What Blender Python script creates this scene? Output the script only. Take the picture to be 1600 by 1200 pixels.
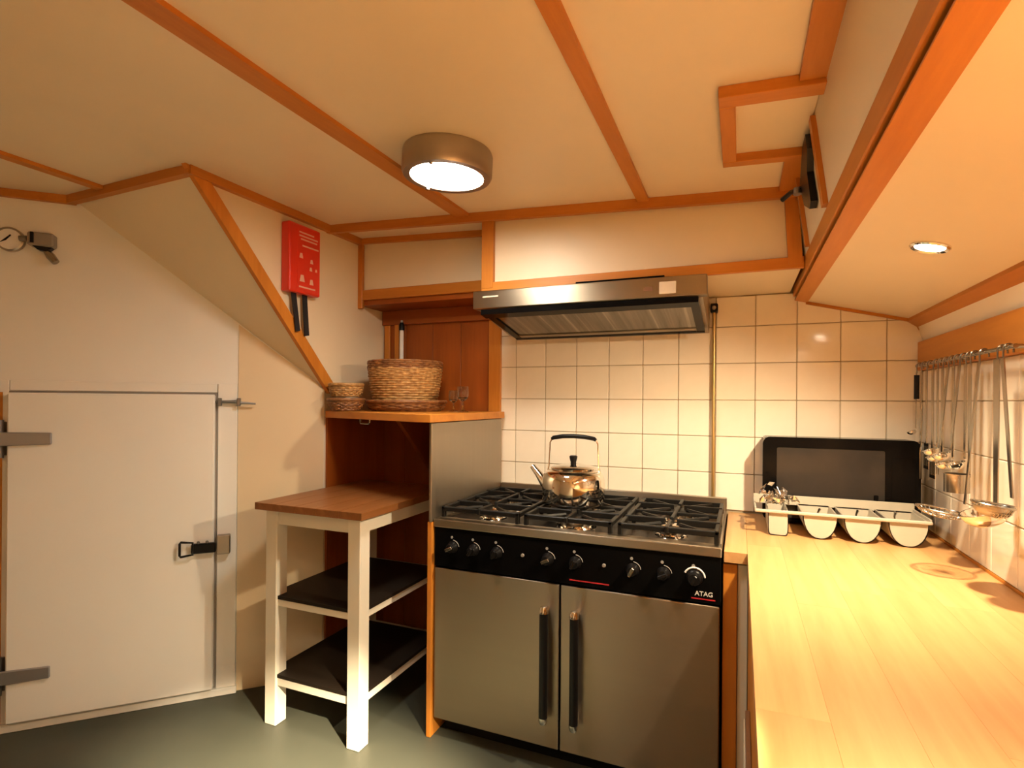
import bpy, bmesh, math, random
from mathutils import Vector, Matrix
random.seed(7)
for o in list(bpy.data.objects): bpy.data.objects.remove(o)
S = bpy.context.scene
C = S.collection
PI = math.pi

# ------------------------------------------------------------------ camera
FPX, CYP = 853.12, 626.0
cam_d = bpy.data.cameras.new('camera')
cam_d.sensor_fit = 'HORIZONTAL'; cam_d.sensor_width = 36.0
cam_d.lens = FPX / 1600 * 36
cam_d.shift_y = (CYP - 600) / 1600
cam_d.clip_start = 0.02
cam = bpy.data.objects.new('camera', cam_d); C.objects.link(cam)
Rr = Vector((0.922774, 0.385260, 0.007929)); Dn = Vector((0.007211, 0.003309, -0.999969)); Fw = Vector((-0.385274, 0.922802, 0.000276))
mw = Matrix.Identity(4)
for i in range(3):
    mw[i][0] = Rr[i]; mw[i][1] = -Dn[i]; mw[i][2] = -Fw[i]
mw[2][3] = 1.40
cam.matrix_world = mw
S.camera = cam

# ------------------------------------------------------------------ world, light levels, exposure
w = bpy.data.worlds.new('world'); S.world = w; w.use_nodes = True
w.node_tree.nodes['Background'].inputs[0].default_value = (0.02, 0.02, 0.02, 1)
w.node_tree.nodes['Background'].inputs[1].default_value = 0.3
S.view_settings.view_transform = 'Standard'; S.view_settings.look = 'None'
S.view_settings.gamma = 1; S.view_settings.use_curve_mapping = False
S.view_settings.exposure = 0.3
LAMP_STRENGTH = 94.0
LAMP_COLOR = (1.0, 0.90, 0.75)
REAR_FILL_STRENGTH = 6.0
REAR_FILL_COLOR = (1.0, 0.98, 0.95)
SPOT_W = (108.0, 3100.0, 430.0, 350.0)
SPOT_CONE = (133, 34, 88, 88)
SPOT_COLOR = (1.0, 0.80, 0.52)
SPOT_AIM = {0: (-0.04, 1.93, 0.9), 2: (0.32, 0.19, 0.9), 3: (0.33, -0.6, 0.9), 1: (-1.15, 1.25, 0.0)}

# ------------------------------------------------------------------ materials
def new_mat(name):
    m = bpy.data.materials.new(name); m.use_nodes = True
    nt = m.node_tree; b = nt.nodes['Principled BSDF']
    return m, nt, b
def lin(c): return (c[0], c[1], c[2], 1)
def coords(nt, scale=(1, 1, 1), kind='Object'):
    tc = nt.nodes.new('ShaderNodeTexCoord'); mp = nt.nodes.new('ShaderNodeMapping')
    mp.inputs['Scale'].default_value = scale
    nt.links.new(tc.outputs[kind], mp.inputs['Vector']); return mp.outputs['Vector']
def noise(nt, vec, scale, detail=4, rough=0.55, dist=0.0):
    n = nt.nodes.new('ShaderNodeTexNoise'); n.inputs['Scale'].default_value = scale
    n.inputs['Detail'].default_value = detail; n.inputs['Roughness'].default_value = rough
    n.inputs['Distortion'].default_value = dist
    nt.links.new(vec, n.inputs['Vector']); return n.outputs['Fac']
def ramp(nt, fac, stops):
    r = nt.nodes.new('ShaderNodeValToRGB')
    e = r.color_ramp.elements
    while len(e) < len(stops): e.new(0.5)
    for k, (p, c) in enumerate(stops): e[k].position = p; e[k].color = lin(c)
    nt.links.new(fac, r.inputs['Fac']); return r.outputs['Color']
def bump(nt, b, h, strength, dist=0.002):
    bp = nt.nodes.new('ShaderNodeBump'); bp.inputs['Strength'].default_value = strength; bp.inputs['Distance'].default_value = dist
    nt.links.new(h, bp.inputs['Height']); nt.links.new(bp.outputs['Normal'], b.inputs['Normal'])
def vary(nt, col, amt):
    """small per-object tone difference"""
    oi = nt.nodes.new('ShaderNodeObjectInfo'); mr = nt.nodes.new('ShaderNodeMapRange')
    mr.inputs['To Min'].default_value = 1 - amt; mr.inputs['To Max'].default_value = 1 + amt
    nt.links.new(oi.outputs['Random'], mr.inputs['Value'])
    hs = nt.nodes.new('ShaderNodeHueSaturation'); nt.links.new(mr.outputs[0], hs.inputs['Value'])
    nt.links.new(col, hs.inputs['Color']); return hs.outputs['Color']

def paint(name, col, rough=0.45, mott=0.06, bscale=60, bstr=0.05):
    m, nt, b = new_mat(name)
    v = coords(nt)
    n = noise(nt, v, 2.2, 5)
    c = ramp(nt, n, [(0.3, tuple(x * (1 - mott) for x in col)), (0.7, col)])
    nt.links.new(c, b.inputs['Base Color']); b.inputs['Roughness'].default_value = rough
    bump(nt, b, noise(nt, v, bscale, 3), bstr)
    return m
def wood(name, dark, light, axis, rough=0.35, grain=9.0, amt=0.06, coat=0.0, stretch=0.09):
    m, nt, b = new_mat(name)
    sc = [1, 1, 1]; sc['xyz'.index(axis)] = stretch
    v = coords(nt, tuple(sc))
    n1 = noise(nt, v, grain, 6, 0.6, 0.6); n2 = noise(nt, v, grain * 7, 4, 0.6)
    mx = nt.nodes.new('ShaderNodeMath'); mx.operation = 'MULTIPLY_ADD'; mx.inputs[1].default_value = 0.3
    nt.links.new(n2, mx.inputs[0]); nt.links.new(n1, mx.inputs[2])
    c = ramp(nt, mx.outputs[0], [(0.42, dark), (0.85, light)])
    nt.links.new(vary(nt, c, amt), b.inputs['Base Color']); b.inputs['Roughness'].default_value = rough
    b.inputs['Coat Weight'].default_value = coat; b.inputs['Coat Roughness'].default_value = 0.2; b.inputs['Specular IOR Level'].default_value = 0.3
    bump(nt, b, n2, 0.08)
    return m
def metal(name, col, rough, brush=None, aniso=0.0):
    m, nt, b = new_mat(name)
    if aniso:
        tg = nt.nodes.new('ShaderNodeTangent'); tg.direction_type = 'RADIAL'; tg.axis = 'Z'
        nt.links.new(tg.outputs[0], b.inputs['Tangent']); b.inputs['Anisotropic'].default_value = aniso; b.inputs['Anisotropic Rotation'].default_value = 0.25
    b.inputs['Metallic'].default_value = 1.0; b.inputs['Base Color'].default_value = lin(col)
    b.inputs['Roughness'].default_value = rough
    if brush:
        v = coords(nt, brush); n = noise(nt, v, 40, 3)
        mr = nt.nodes.new('ShaderNodeMapRange'); mr.inputs['To Min'].default_value = rough * 0.85; mr.inputs['To Max'].default_value = rough * 1.25
        nt.links.new(n, mr.inputs['Value']); nt.links.new(mr.outputs[0], b.inputs['Roughness'])
        bump(nt, b, n, 0.02, 0.001)
    return m
def plain(name, col, rough=0.5, metallic=0.0, coat=0.0, mott=0.08, spec=0.5):
    m, nt, b = new_mat(name)
    v = coords(nt)
    c = ramp(nt, noise(nt, v, 14, 3), [(0.3, tuple(x * (1 - mott) for x in col)), (0.7, col)])
    nt.links.new(c, b.inputs['Base Color'])
    b.inputs['Specular IOR Level'].default_value = spec; b.inputs['Roughness'].default_value = rough; b.inputs['Metallic'].default_value = metallic; b.inputs['Coat Weight'].default_value = coat
    return m
def glow(name, col, strength):
    m, nt, b = new_mat(name)
    b.inputs['Base Color'].default_value = (0.9, 0.9, 0.9, 1)
    b.inputs['Emission Color'].default_value = lin(col); b.inputs['Emission Strength'].default_value = strength
    return m

M = {}
M['cream'] = paint('cream_gloss_paint', (0.80, 0.68, 0.48), 0.42)
M['ceil'] = paint('ceiling_paint', (0.84, 0.72, 0.53), 0.38)
M['coldwhite'] = paint('cold_room_white', (0.82, 0.81, 0.77), 0.36, 0.04)
for a in 'xyz':
    M['trim_' + a] = wood('varnished_trim_' + a, (0.43, 0.140, 0.016), (0.60, 0.232, 0.034), a, 0.40, 8, 0.08, 0.0)
    M['dark_' + a] = wood('dark_panel_' + a, (0.20, 0.045, 0.006), (0.34, 0.085, 0.010), a, 0.42, 6, 0.05, 0.0)
M['block'] = wood('butcher_block', (0.50, 0.255, 0.092), (0.65, 0.37, 0.155), 'y', 0.40, 7, 0.05, 0.1)
M['tabletop'] = wood('oiled_tabletop', (0.17, 0.060, 0.016), (0.32, 0.125, 0.038), 'y', 0.4, 8, 0.10, 0.05)
M['whitewood'] = paint('white_painted_wood', (0.82, 0.77, 0.66), 0.42, 0.05)
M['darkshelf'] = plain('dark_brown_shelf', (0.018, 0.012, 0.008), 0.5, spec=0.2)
M['floor'] = paint('grey_green_floor', (0.062, 0.065, 0.049), 0.45, 0.16, 90, 0.05); M['floor'].node_tree.nodes['Principled BSDF'].inputs['Specular IOR Level'].default_value = 0.25
M['steel'] = metal('brushed_steel', (0.37, 0.31, 0.235), 0.38, (0.03, 1, 1), 0.75)
M['steelv'] = metal('brushed_steel_upright', (0.40, 0.35, 0.28), 0.40, (1, 1, 0.03))
M['chrome'] = metal('chrome', (0.80, 0.77, 0.72), 0.09)
M['satin'] = metal('satin_utensil_steel', (0.36, 0.33, 0.29), 0.24)
m, nt, b = new_mat('hood_filter_steel'); v = coords(nt, (1, 0.02, 0.02))
c = ramp(nt, noise(nt, v, 22, 5, 0.65), [(0.38, (0.10, 0.085, 0.065)), (0.56, (0.20, 0.18, 0.15)), (0.72, (0.55, 0.52, 0.45))])  # pale and dark streaks paint vertical reflections into the base colour
nt.links.new(c, b.inputs['Base Color']); b.inputs['Metallic'].default_value = 1; b.inputs['Roughness'].default_value = 0.22; M['filter'] = m
M['nickel'] = metal('brushed_nickel', (0.42, 0.38, 0.33), 0.38, (1, 1, 0.05))
M['zinc'] = metal('dull_zinc_hinge', (0.24, 0.23, 0.22), 0.5)
M['hinge'] = metal('grey_hinge_steel', (0.40, 0.41, 0.44), 0.55)
M['hobdeck'] = metal('dark_hob_deck', (0.11, 0.095, 0.08), 0.34)
M['brass'] = metal('aged_brass_pipe', (0.62, 0.44, 0.18), 0.38)
M['black'] = plain('black_enamel', (0.004, 0.0035, 0.0035), 0.14, spec=0.06)
M['blackpl'] = plain('black_plastic', (0.008, 0.007, 0.007), 0.32, spec=0.2)
M['iron'] = plain('cast_iron', (0.008, 0.007, 0.006), 0.42, spec=0.2)
M['rubber'] = plain('black_strap', (0.010, 0.010, 0.012), 0.6)
M['smoke'] = plain('smoked_window_glass', (0.036, 0.030, 0.026), 0.12, 0, 0.0, 0.15, 0.12)
M['red'] = plain('red_plastic', (0.70, 0.030, 0.010), 0.32, 0, 0.2)
M['redink'] = plain('red_print', (0.50, 0.02, 0.03), 0.5)
M['pinkink'] = plain('faded_white_print', (0.78, 0.42, 0.30), 0.5)
M['whiteink'] = plain('white_print', (0.86, 0.84, 0.80), 0.5)
M['whitepl'] = plain('white_plastic', (0.50, 0.45, 0.36), 0.35)
M['greyink'] = plain('grey_print', (0.35, 0.33, 0.31), 0.5)
M['greypl'] = plain('grey_plastic', (0.28, 0.25, 0.22), 0.45)
M['foil'] = metal('crumpled_foil', (0.80, 0.80, 0.80), 0.12)
M['sticker'] = plain('pale_sticker', (0.72, 0.62, 0.47), 0.5)
M['brownink'] = plain('brown_print', (0.22, 0.10, 0.04), 0.5)
M['lampglow'] = glow('lamp_diffuser', LAMP_COLOR, LAMP_STRENGTH)
M['fillglow'] = glow('rear_fill_diffuser', REAR_FILL_COLOR, REAR_FILL_STRENGTH)
M['spotglow'] = glow('spot_lens', (1.0, 0.85, 0.6), 110.0)
# glazed tile
m, nt, b = new_mat('glazed_tile'); v = coords(nt)
c = ramp(nt, noise(nt, v, 9, 3), [(0.3, (0.83, 0.745, 0.61)), (0.7, (0.87, 0.79, 0.66))])
nt.links.new(vary(nt, c, 0.035), b.inputs['Base Color']); b.inputs['Roughness'].default_value = 0.10
bump(nt, b, noise(nt, v, 14, 2), 0.03); M['tile'] = m
M['grout'] = plain('tile_grout', (0.46, 0.35, 0.21), 0.8)
# wicker
m, nt, b = new_mat('wicker'); v = coords(nt)
c = ramp(nt, noise(nt, v, 45, 4), [(0.3, (0.26, 0.12, 0.035)), (0.7, (0.62, 0.36, 0.13))])
nt.links.new(c, b.inputs['Base Color']); b.inputs['Roughness'].default_value = 0.55; M['wicker'] = m
m, nt, b = new_mat('brown_wicker'); v = coords(nt)
c = ramp(nt, noise(nt, v, 45, 4), [(0.3, (0.13, 0.045, 0.015)), (0.7, (0.36, 0.16, 0.05))])
nt.links.new(c, b.inputs['Base Color']); b.inputs['Roughness'].default_value = 0.55; M['wickerdark'] = m
# drinking glass
m, nt, b = new_mat('clear_glass'); b.inputs['Transmission Weight'].default_value = 1; b.inputs['Roughness'].default_value = 0.02; b.inputs['IOR'].default_value = 1.45
M['glass'] = m

# ------------------------------------------------------------------ mesh helpers (world coordinates unless said otherwise)
W = {}
def mesh_from(bm, name, smooth=False):
    bmesh.ops.recalc_face_normals(bm, faces=bm.faces[:])
    me = bpy.data.meshes.new(name); bm.to_mesh(me); bm.free()
    if smooth:
        for p in me.polygons: p.use_smooth = True
        me.set_sharp_from_angle(angle=math.radians(38))
    return me
def obj(name, bm, mat, parent=None, smooth=False, label=None):
    me = mesh_from(bm, name, smooth)
    xs = [v.co for v in me.vertices]
    lo = Vector((min(c[i] for c in xs) for i in range(3))); hi = Vector((max(c[i] for c in xs) for i in range(3)))
    org = Vector(((lo.x + hi.x) / 2, (lo.y + hi.y) / 2, lo.z))
    me.transform(Matrix.Translation(-org))
    o = bpy.data.objects.new(name, me); C.objects.link(o)
    me.materials.append(M[mat]); W[o.name] = org
    if parent is not None:
        o.parent = parent; o.location = org - W[parent.name]
    else: o.location = org
    if label: o['label'] = label
    return o
def thing(name, loc, label, cat, group=None):
    o = bpy.data.objects.new(name, None); C.objects.link(o); o.empty_display_size = 0.05
    o.location = loc; W[o.name] = Vector(loc)
    return tag(o, label, cat, group)
def tag(o, label, cat, group=None):
    o['label'] = label; o['category'] = cat
    if group: o['group'] = group
    return o
def struct(o, label=None, cat=None):
    o['kind'] = 'structure'
    if label: o['label'] = label
    if cat: o['category'] = cat
    return o
def sempty(name, loc, label, cat):
    return struct(thing(name, loc, label, cat))

def merge(bm, tmp, mat=None):
    if mat is not None: bmesh.ops.transform(tmp, matrix=mat, verts=tmp.verts[:])
    me = bpy.data.meshes.new('tmp'); tmp.to_mesh(me); tmp.free(); bm.from_mesh(me); bpy.data.meshes.remove(me)
def box(x0, x1, y0, y1, z0, z1, bev=0.0, bm=None, mat=None, seg=1):
    t = bmesh.new()
    vs = [t.verts.new(p) for p in ((x0, y0, z0), (x1, y0, z0), (x1, y1, z0), (x0, y1, z0), (x0, y0, z1), (x1, y0, z1), (x1, y1, z1), (x0, y1, z1))]
    for f in ((0, 3, 2, 1), (4, 5, 6, 7), (0, 1, 5, 4), (1, 2, 6, 5), (2, 3, 7, 6), (3, 0, 4, 7)): t.faces.new([vs[i] for i in f])
    if bev: bmesh.ops.bevel(t, geom=t.edges[:], offset=bev, segments=seg, profile=0.5, affect='EDGES')
    if bm is None: bm = bmesh.new()
    merge(bm, t, mat); return bm
def prism(pts, ext, bm=None, bev=0.0):
    """3-D polygon pts extruded by vector ext"""
    t = bmesh.new()
    a = [t.verts.new(p) for p in pts]; e = Vector(ext); bb = [t.verts.new(Vector(p) + e) for p in pts]
    t.faces.new(a); t.faces.new(bb[::-1]); n = len(pts)
    for i in range(n): t.faces.new((a[i], a[(i + 1) % n], bb[(i + 1) % n], bb[i]))
    if bev: bmesh.ops.bevel(t, geom=t.edges[:], offset=bev, segments=1, profile=0.5, affect='EDGES')
    if bm is None: bm = bmesh.new()
    merge(bm, t); return bm
def tube(pts, r, seg=8, bm=None, closed=False, cap=True):
    if bm is None: bm = bmesh.new()
    pts = [Vector(p) for p in pts]; n = len(pts); rs = r if isinstance(r, (list, tuple)) else [r] * n
    rings = []; prev = None
    for i, p in enumerate(pts):
        if closed: d = pts[(i + 1) % n] - pts[i - 1]
        else: d = pts[min(i + 1, n - 1)] - pts[max(i - 1, 0)]
        d.normalize()
        if prev is None:
            up = Vector((0, 0, 1)) if abs(d.z) < 0.9 else Vector((1, 0, 0))
            u = d.cross(up).normalized()
        else: u = (prev - d * prev.dot(d)).normalized()
        prev = u; vv = d.cross(u)
        rings.append([bm.verts.new(p + (u * math.cos(2 * PI * k / seg) + vv * math.sin(2 * PI * k / seg)) * rs[i]) for k in range(seg)])
    for i in range(n if closed else n - 1):
        a, b2 = rings[i], rings[(i + 1) % n]
        for k in range(seg): bm.faces.new((a[k], a[(k + 1) % seg], b2[(k + 1) % seg], b2[k]))
    if cap and not closed: bm.faces.new(rings[0][::-1]); bm.faces.new(rings[-1])
    return bm
def lathe(prof, c, seg=28, bm=None, mat=None):
    """profile [(r, z)] spun about the upright axis through c"""
    t = bmesh.new(); rings = []
    for r, z in prof:
        if r < 1e-5: rings.append([t.verts.new((0, 0, z))])
        else: rings.append([t.verts.new((r * math.cos(2 * PI * k / seg), r * math.sin(2 * PI * k / seg), z)) for k in range(seg)])
    for a, b2 in zip(rings, rings[1:]):
        for k in range(seg):
            k2 = (k + 1) % seg
            if len(a) == 1 and len(b2) == 1: continue
            if len(a) == 1: t.faces.new((a[0], b2[k], b2[k2]))
            elif len(b2) == 1: t.faces.new((a[k], a[k2], b2[0]))
            else: t.faces.new((a[k], a[k2], b2[k2], b2[k]))
    if bm is None: bm = bmesh.new()
    mt = Matrix.Translation(c) @ mat if mat is not None else Matrix.Translation(c)
    merge(bm, t, mt); return bm
def arc(c, r, a0, a1, n, u=(1, 0, 0), v=(0, 0, 1)):
    c, u, v = Vector(c), Vector(u), Vector(v)
    return [c + u * r * math.cos(a0 + (a1 - a0) * i / n) + v * r * math.sin(a0 + (a1 - a0) * i / n) for i in range(n + 1)]
def text_mesh(name, body, size, ext, mat4, mat, parent):
    cu = bpy.data.curves.new(name, 'FONT'); cu.body = body; cu.size = size; cu.extrude = ext; cu.align_x = 'CENTER'; cu.offset = size * 0.012
    t = bpy.data.objects.new('tmp_text', cu); C.objects.link(t)
    bpy.context.view_layer.update()
    me = bpy.data.meshes.new_from_object(t.evaluated_get(bpy.context.evaluated_depsgraph_get()))
    bpy.data.objects.remove(t); bpy.data.curves.remove(cu)
    bm = bmesh.new(); bm.from_mesh(me); bpy.data.meshes.remove(me)
    bmesh.ops.transform(bm, matrix=mat4, verts=bm.verts[:])
    return obj(name, bm, mat, parent)

# ------------------------------------------------------------------ dimensions
YB = 2.70; XA = -1.945; XR = 0.69; YN = 2.217; YREAR = -1.3; XL = -2.95
CTOP = 0.90
def zc(x):                                        # cambered deckhead
    return 2.285 - 0.0492 * max(0.0, x - XA) - 0.02 * max(0.0, XA - x)

# ------------------------------------------------------------------ setting
struct(obj('floor', box(XL - 0.1, XR + 0.1, YREAR - 0.1, YB + 0.1, -0.06, 0), 'floor'), 'grey-green painted floor of the galley', 'floor')
bm = bmesh.new(); xs = [XL - 0.1 + (0.30 - XL + 0.1) * i / 20 for i in range(21)]
pts = [(x, YREAR - 0.1, zc(x)) for x in xs] + [(xs[-1], YREAR - 0.1, 2.40), (xs[0], YREAR - 0.1, 2.40)]
struct(obj('ceiling', prism(pts, (0, YB + 0.2 - YREAR, 0), bm), 'ceil'), 'cream painted cambered ceiling', 'ceiling')

wall_back = struct(obj('wall_back', box(XA - 0.1, XR + 0.1, YB, YB + 0.1, 0, 2.30), 'grout'), 'back wall tiled in cream behind the cooker', 'wall')
wall_right = struct(obj('wall_right', box(XR, XR + 0.1, YREAR, YB, 0, 1.80), 'grout'), 'tiled wall behind hanging utensils on the right', 'wall')
struct(obj('wall_rear', box(XL - 0.1, XR + 0.1, YREAR - 0.1, YREAR, 0, 2.30), 'cream'), 'cream wall behind the photographer', 'wall')
struct(obj('wall_far_left', box(XL - 0.1, XL, YREAR, 1.26, 0, 2.30), 'cream'), 'cream wall at the far left', 'wall')
# side wall of the stair enclosure: a triangle above the slope, full height behind the diagonal wall
A3 = (XA, 1.43, 2.28); C3 = (XA, 2.19, 1.46); B3 = (-2.69, 1.445, 2.27)
struct(obj('wall_left', prism([(XA, 1.43, 2.29), (XA, 2.19, 1.46), (XA, 2.19, 0), (XA, YB, 0), (XA, YB, 2.29)], (-0.03, 0, 0)), 'cream'), 'cream side wall carrying the red fire blanket box', 'wall')
# diagonal cold room wall:  Y = X + 4.135
D = Vector((1, 1, 0)).normalized(); N = Vector((1, -1, 0)).normalized(); P0 = Vector((XA, 2.19, 0))
def dg(s, n, z): return P0 + D * s + N * n + Vector((0, 0, z))
DM = Matrix(((D.x, N.x, 0, P0.x), (D.y, N.y, 0, P0.y), (0, 0, 1, 0), (0, 0, 0, 1)))
def dbox(s0, s1, n0, n1, z0, z1, bev=0.0, bm=None): return box(s0, s1, n0, n1, z0, z1, bev, bm, DM)
struct(obj('wall_diagonal', dbox(-1.40, 0.0, -0.06, 0.0, 0, 2.30), 'coldwhite'), 'diagonal pale wall around the cold room door', 'wall')
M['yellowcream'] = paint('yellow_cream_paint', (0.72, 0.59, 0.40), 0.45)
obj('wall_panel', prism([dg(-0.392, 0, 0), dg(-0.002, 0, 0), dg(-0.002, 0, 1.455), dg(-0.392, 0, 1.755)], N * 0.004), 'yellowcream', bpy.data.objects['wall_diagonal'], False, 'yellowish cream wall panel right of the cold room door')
struct(obj('wall_stair_slope', prism([A3, C3, B3], (0.0, 0.02, 0.02)), 'ceil'), 'cream sloping underside of the stairs', 'wall')
# wood strip along the slope edge
e = (Vector(C3) - Vector(A3)).normalized(); nrm = Vector((0, -e.z, e.y))
if nrm.z < 0: nrm = -nrm
def trim(n, bm, axis, label): return struct(obj('trim_%d' % n, bm, 'trim_' + axis), label, 'trim')
q = [Vector(A3) - e * 0.02, Vector(C3) + e * 0.03]
trim(1, prism([q[0] - nrm * 0.012, q[0] + nrm * 0.045, q[1] + nrm * 0.045, q[1] - nrm * 0.012], (0.022, 0, 0)), 'z', 'wood strip running down the edge of the stair slope')
# deckhead strips
def ystrip(n, x0, x1, y0, y1, th, label):
    trim(n, prism([(x0, y0, zc(x0) + 0.002), (x1, y0, zc(x1) + 0.002), (x1, y0, zc(x1) - th), (x0, y0, zc(x0) - th)], (0, y1 - y0, 0)), 'y', label)
ystrip(2, -0.382, -0.338, YREAR, YN, 0.014, 'narrow wood batten on the ceiling between lamp and hatch')
ystrip(3, -1.205, -1.135, YREAR, YN, 0.014, 'wood batten on the ceiling passing beside the round lamp')
ystrip(4, -2.47, -2.43, YREAR, 1.44, 0.014, 'short wood batten on the ceiling above the cold room')
ystrip(5, XA - 0.002, XA + 0.028, 1.43, 2.46, 0.036, 'wood strip where the fire blanket wall meets the ceiling')
trim(6, prism([(XA + 0.02, 1.425, 2.286), (B3[0] - 0.02, 1.425, 2.271), (B3[0] - 0.02, 1.425, 2.235), (XA + 0.02, 1.425, 2.250)], (0, 0.03, 0)), 'x', 'wood strip along the top of the stair slope')
trim(7, dbox(-1.39, -1.03, -0.002, 0.022, 2.235, 2.275), 'x', 'wood strip along the top of the cold room wall')
trim(8, prism([(XA, YN, zc(XA)), (0.2, YN, zc(0.2)), (0.2, YN, zc(0.2) - 0.04), (XA, YN, zc(XA) - 0.04)], (0, -0.024, 0)), 'x', 'long wood beam crossing the ceiling above the hood')
ystrip(9, 0.125, 0.182, YREAR, 1.458, 0.018, 'flat wood strip along the right edge of the ceiling')
ystrip(22, 0.125, 0.182, 1.902, YN - 0.025, 0.018, 'short wood strip on the ceiling between hatch and bulkhead')
trim(10, dbox(-1.40, -1.272, 0, 0.012, 0.0, 1.42), 'z', 'wood post at the hinge side of the cold room door')

# niche left of the hood box
struct(obj('wall_niche', box(XA, -1.07, 2.462, 2.49, 1.95, 2.26), 'cream'), 'cream recessed panel above the basket shelf', 'wall')
trim(11, box(XA + 0.001, -1.073, 2.445, 2.464, 1.945, 2.00, 0.003), 'x', 'wood rail under the recessed cream panel')
trim(12, prism([(XA, 2.46, zc(XA)), (-1.073, 2.46, zc(-1.073)), (-1.073, 2.46, zc(-1.073) - 0.03), (XA, 2.46, zc(XA) - 0.03)], (0, -0.02, 0)), 'x', 'wood rail over the recessed cream panel')
trim(13, box(XA, XA + 0.03, 2.442, 2.462, 1.90, 2.25, 0.002), 'z', 'upright wood strip left of the recessed cream panel')
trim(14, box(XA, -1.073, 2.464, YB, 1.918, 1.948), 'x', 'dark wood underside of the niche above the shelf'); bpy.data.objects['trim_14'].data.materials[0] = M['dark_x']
# hood box (bulkhead)
bh = sempty('wall_bulkhead', (-0.43, YN, 1.89), 'cream boxed bulkhead framed in wood above the cooker hood', 'wall')
obj('panel', prism([(-1.073, YN + 0.008, 1.89), (0.20, YN + 0.008, 1.89), (0.20, YN + 0.008, zc(0.2)), (-1.073, YN + 0.008, zc(-1.073))], (0, 0.02, 0)), 'cream', bh)
obj('side_panel', box(-1.073, -1.055, YN + 0.028, YB, 1.89, 2.23), 'cream', bh)
obj('base_panel', box(-1.073, 0.20, YN + 0.008, YB, 1.888, 1.90), 'cream', bh)
obj('frame_rail', box(-1.073, 0.21, YN - 0.014, YN + 0.008, 1.886, 1.927, 0.002), 'trim_x', bh)
obj('frame_post', box(-1.073, -1.016, YN - 0.016, YN + 0.008, 1.90, 2.21, 0.002), 'trim_z', bh)
obj('frame_post', prism([(0.143, YN - 0.016, 2.16), (0.188, YN - 0.016, 2.16), (0.205, YN - 0.016, 1.90), (0.158, YN - 0.016, 1.90)], (0, 0.024, 0)), 'trim_z', bh)

# right: sloping side wall, beam, soffit
struct(obj('wall_upper_right', prism([(0.178, YREAR, 2.19), (0.216, YREAR, 1.905), (0.25, YREAR, 1.905), (0.25, YREAR, 2.19)], (0, YB - YREAR, 0)), 'cream'), 'narrow cream side wall between ceiling and beam', 'wall')
trim(15, box(0.212, 0.236, YREAR, YB, 1.868, 1.932, 0.003), 'y', 'upper wood board of the long beam on the right')
trim(16, prism([(0.219, YREAR, 1.850), (0.268, YREAR, 1.838), (0.268, YREAR, 1.854), (0.219, YREAR, 1.854)], (0, YB - YREAR, 0)), 'y', 'lower wood edge of the long beam beside the soffit')
def zs(x): return 1.842 - (x - 0.266) * (1.842 - 1.744) / (0.655 - 0.266)
struct(obj('ceiling_soffit', prism([(0.262, YREAR, zs(0.262)), (0.655, YREAR, zs(0.655)), (0.655, YREAR, zs(0.655) + 0.02), (0.262, YREAR, zs(0.262) + 0.02)], (0, YB - YREAR, 0)), 'ceil'), 'cream sloping soffit above the worktop', 'ceiling')
struct(obj('ceiling_soffit_edge', prism([(0.655, YREAR, 1.744), (0.69, YREAR, 1.645), (0.71, YREAR, 1.645), (0.675, YREAR, 1.75)], (0, YB - YREAR, 0)), 'ceil'), 'narrow steep cream panel above the utensil board', 'ceiling')
trim(17, prism([(0.632, YREAR, zs(0.632) - 0.012), (0.668, YREAR, 1.712), (0.672, YREAR, 1.72), (0.632, YREAR, zs(0.632) + 0.004)], (0, YB - YREAR, 0)), 'y', 'wood strip along the outer edge of the soffit')
trim(18, prism([(0.262, YB - 0.02, zs(0.262) - 0.012), (0.655, YB - 0.02, zs(0.655) - 0.012), (0.695, YB - 0.02, 1.65), (0.695, YB - 0.02, 1.665), (0.655, YB - 0.02, zs(0.655)), (0.262, YB - 0.02, zs(0.262))], (0, 0.012, 0)), 'x', 'thin wood strip where soffit meets the tiled wall')
trim(19, box(0.667, 0.689, YREAR, YB - 0.008, 1.535, 1.652, 0.002), 'y', 'wide wood board behind the utensil rail')
def sw(z): return 0.178 + (2.19 - z) * (0.222 - 0.178) / 0.33
for n, y0, y1, lab in ((20, 1.655, 1.69, 'wood strip on the side wall nearest the hatch'), (21, 2.075, 2.095, 'thin wood strip on the side wall close to the bulkhead')):
    trim(n, prism([(sw(2.17) - 0.013, y0, 2.17), (sw(1.93) - 0.013, y0, 1.93), (sw(1.93) + 0.002, y0, 1.93), (sw(2.17) + 0.002, y0, 2.17)], (0, y1 - y0, 0)), 'z', lab)

# tiles (each its own piece; equal sizes share a mesh)
tile_cache = {}
def tile(wall, dx, dy, dz, loc):
    key = (round(dx, 3), round(dy, 3), round(dz, 3))
    if key not in tile_cache:
        tile_cache[key] = mesh_from(box(-dx / 2, dx / 2, -dy / 2, dy / 2, 0, dz, 0.0022), 'tile')
        tile_cache[key].materials.append(M['tile'])
    o = bpy.data.objects.new('tile', tile_cache[key]); C.objects.link(o); o.parent = wall
    o.location = Vector(loc) - W[wall.name]
PT = 0.1665; G = 0.0028
rows = [0.907 + 0.168 * i for i in range(7)]
cols = [0.0625 + PT * k for k in range(-8, 5)]
for i in range(len(cols) - 1):
    x0, x1 = max(cols[i], -1.184), min(cols[i + 1], XR - 0.002)
    for j in range(6):
        z0, z1 = rows[j], min(rows[j + 1], 1.885)
        if x1 > 0.24: z1 = min(z1, zs(max(x0, 0.26)) + 0.01 if x0 < 0.655 else 1.70)
        if z1 - z0 < 0.03: continue
        tile(wall_back, x1 - x0 - G, 0.008, z1 - z0 - G, ((x0 + x1) / 2, YB - 0.003, z0 + G / 2))
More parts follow.
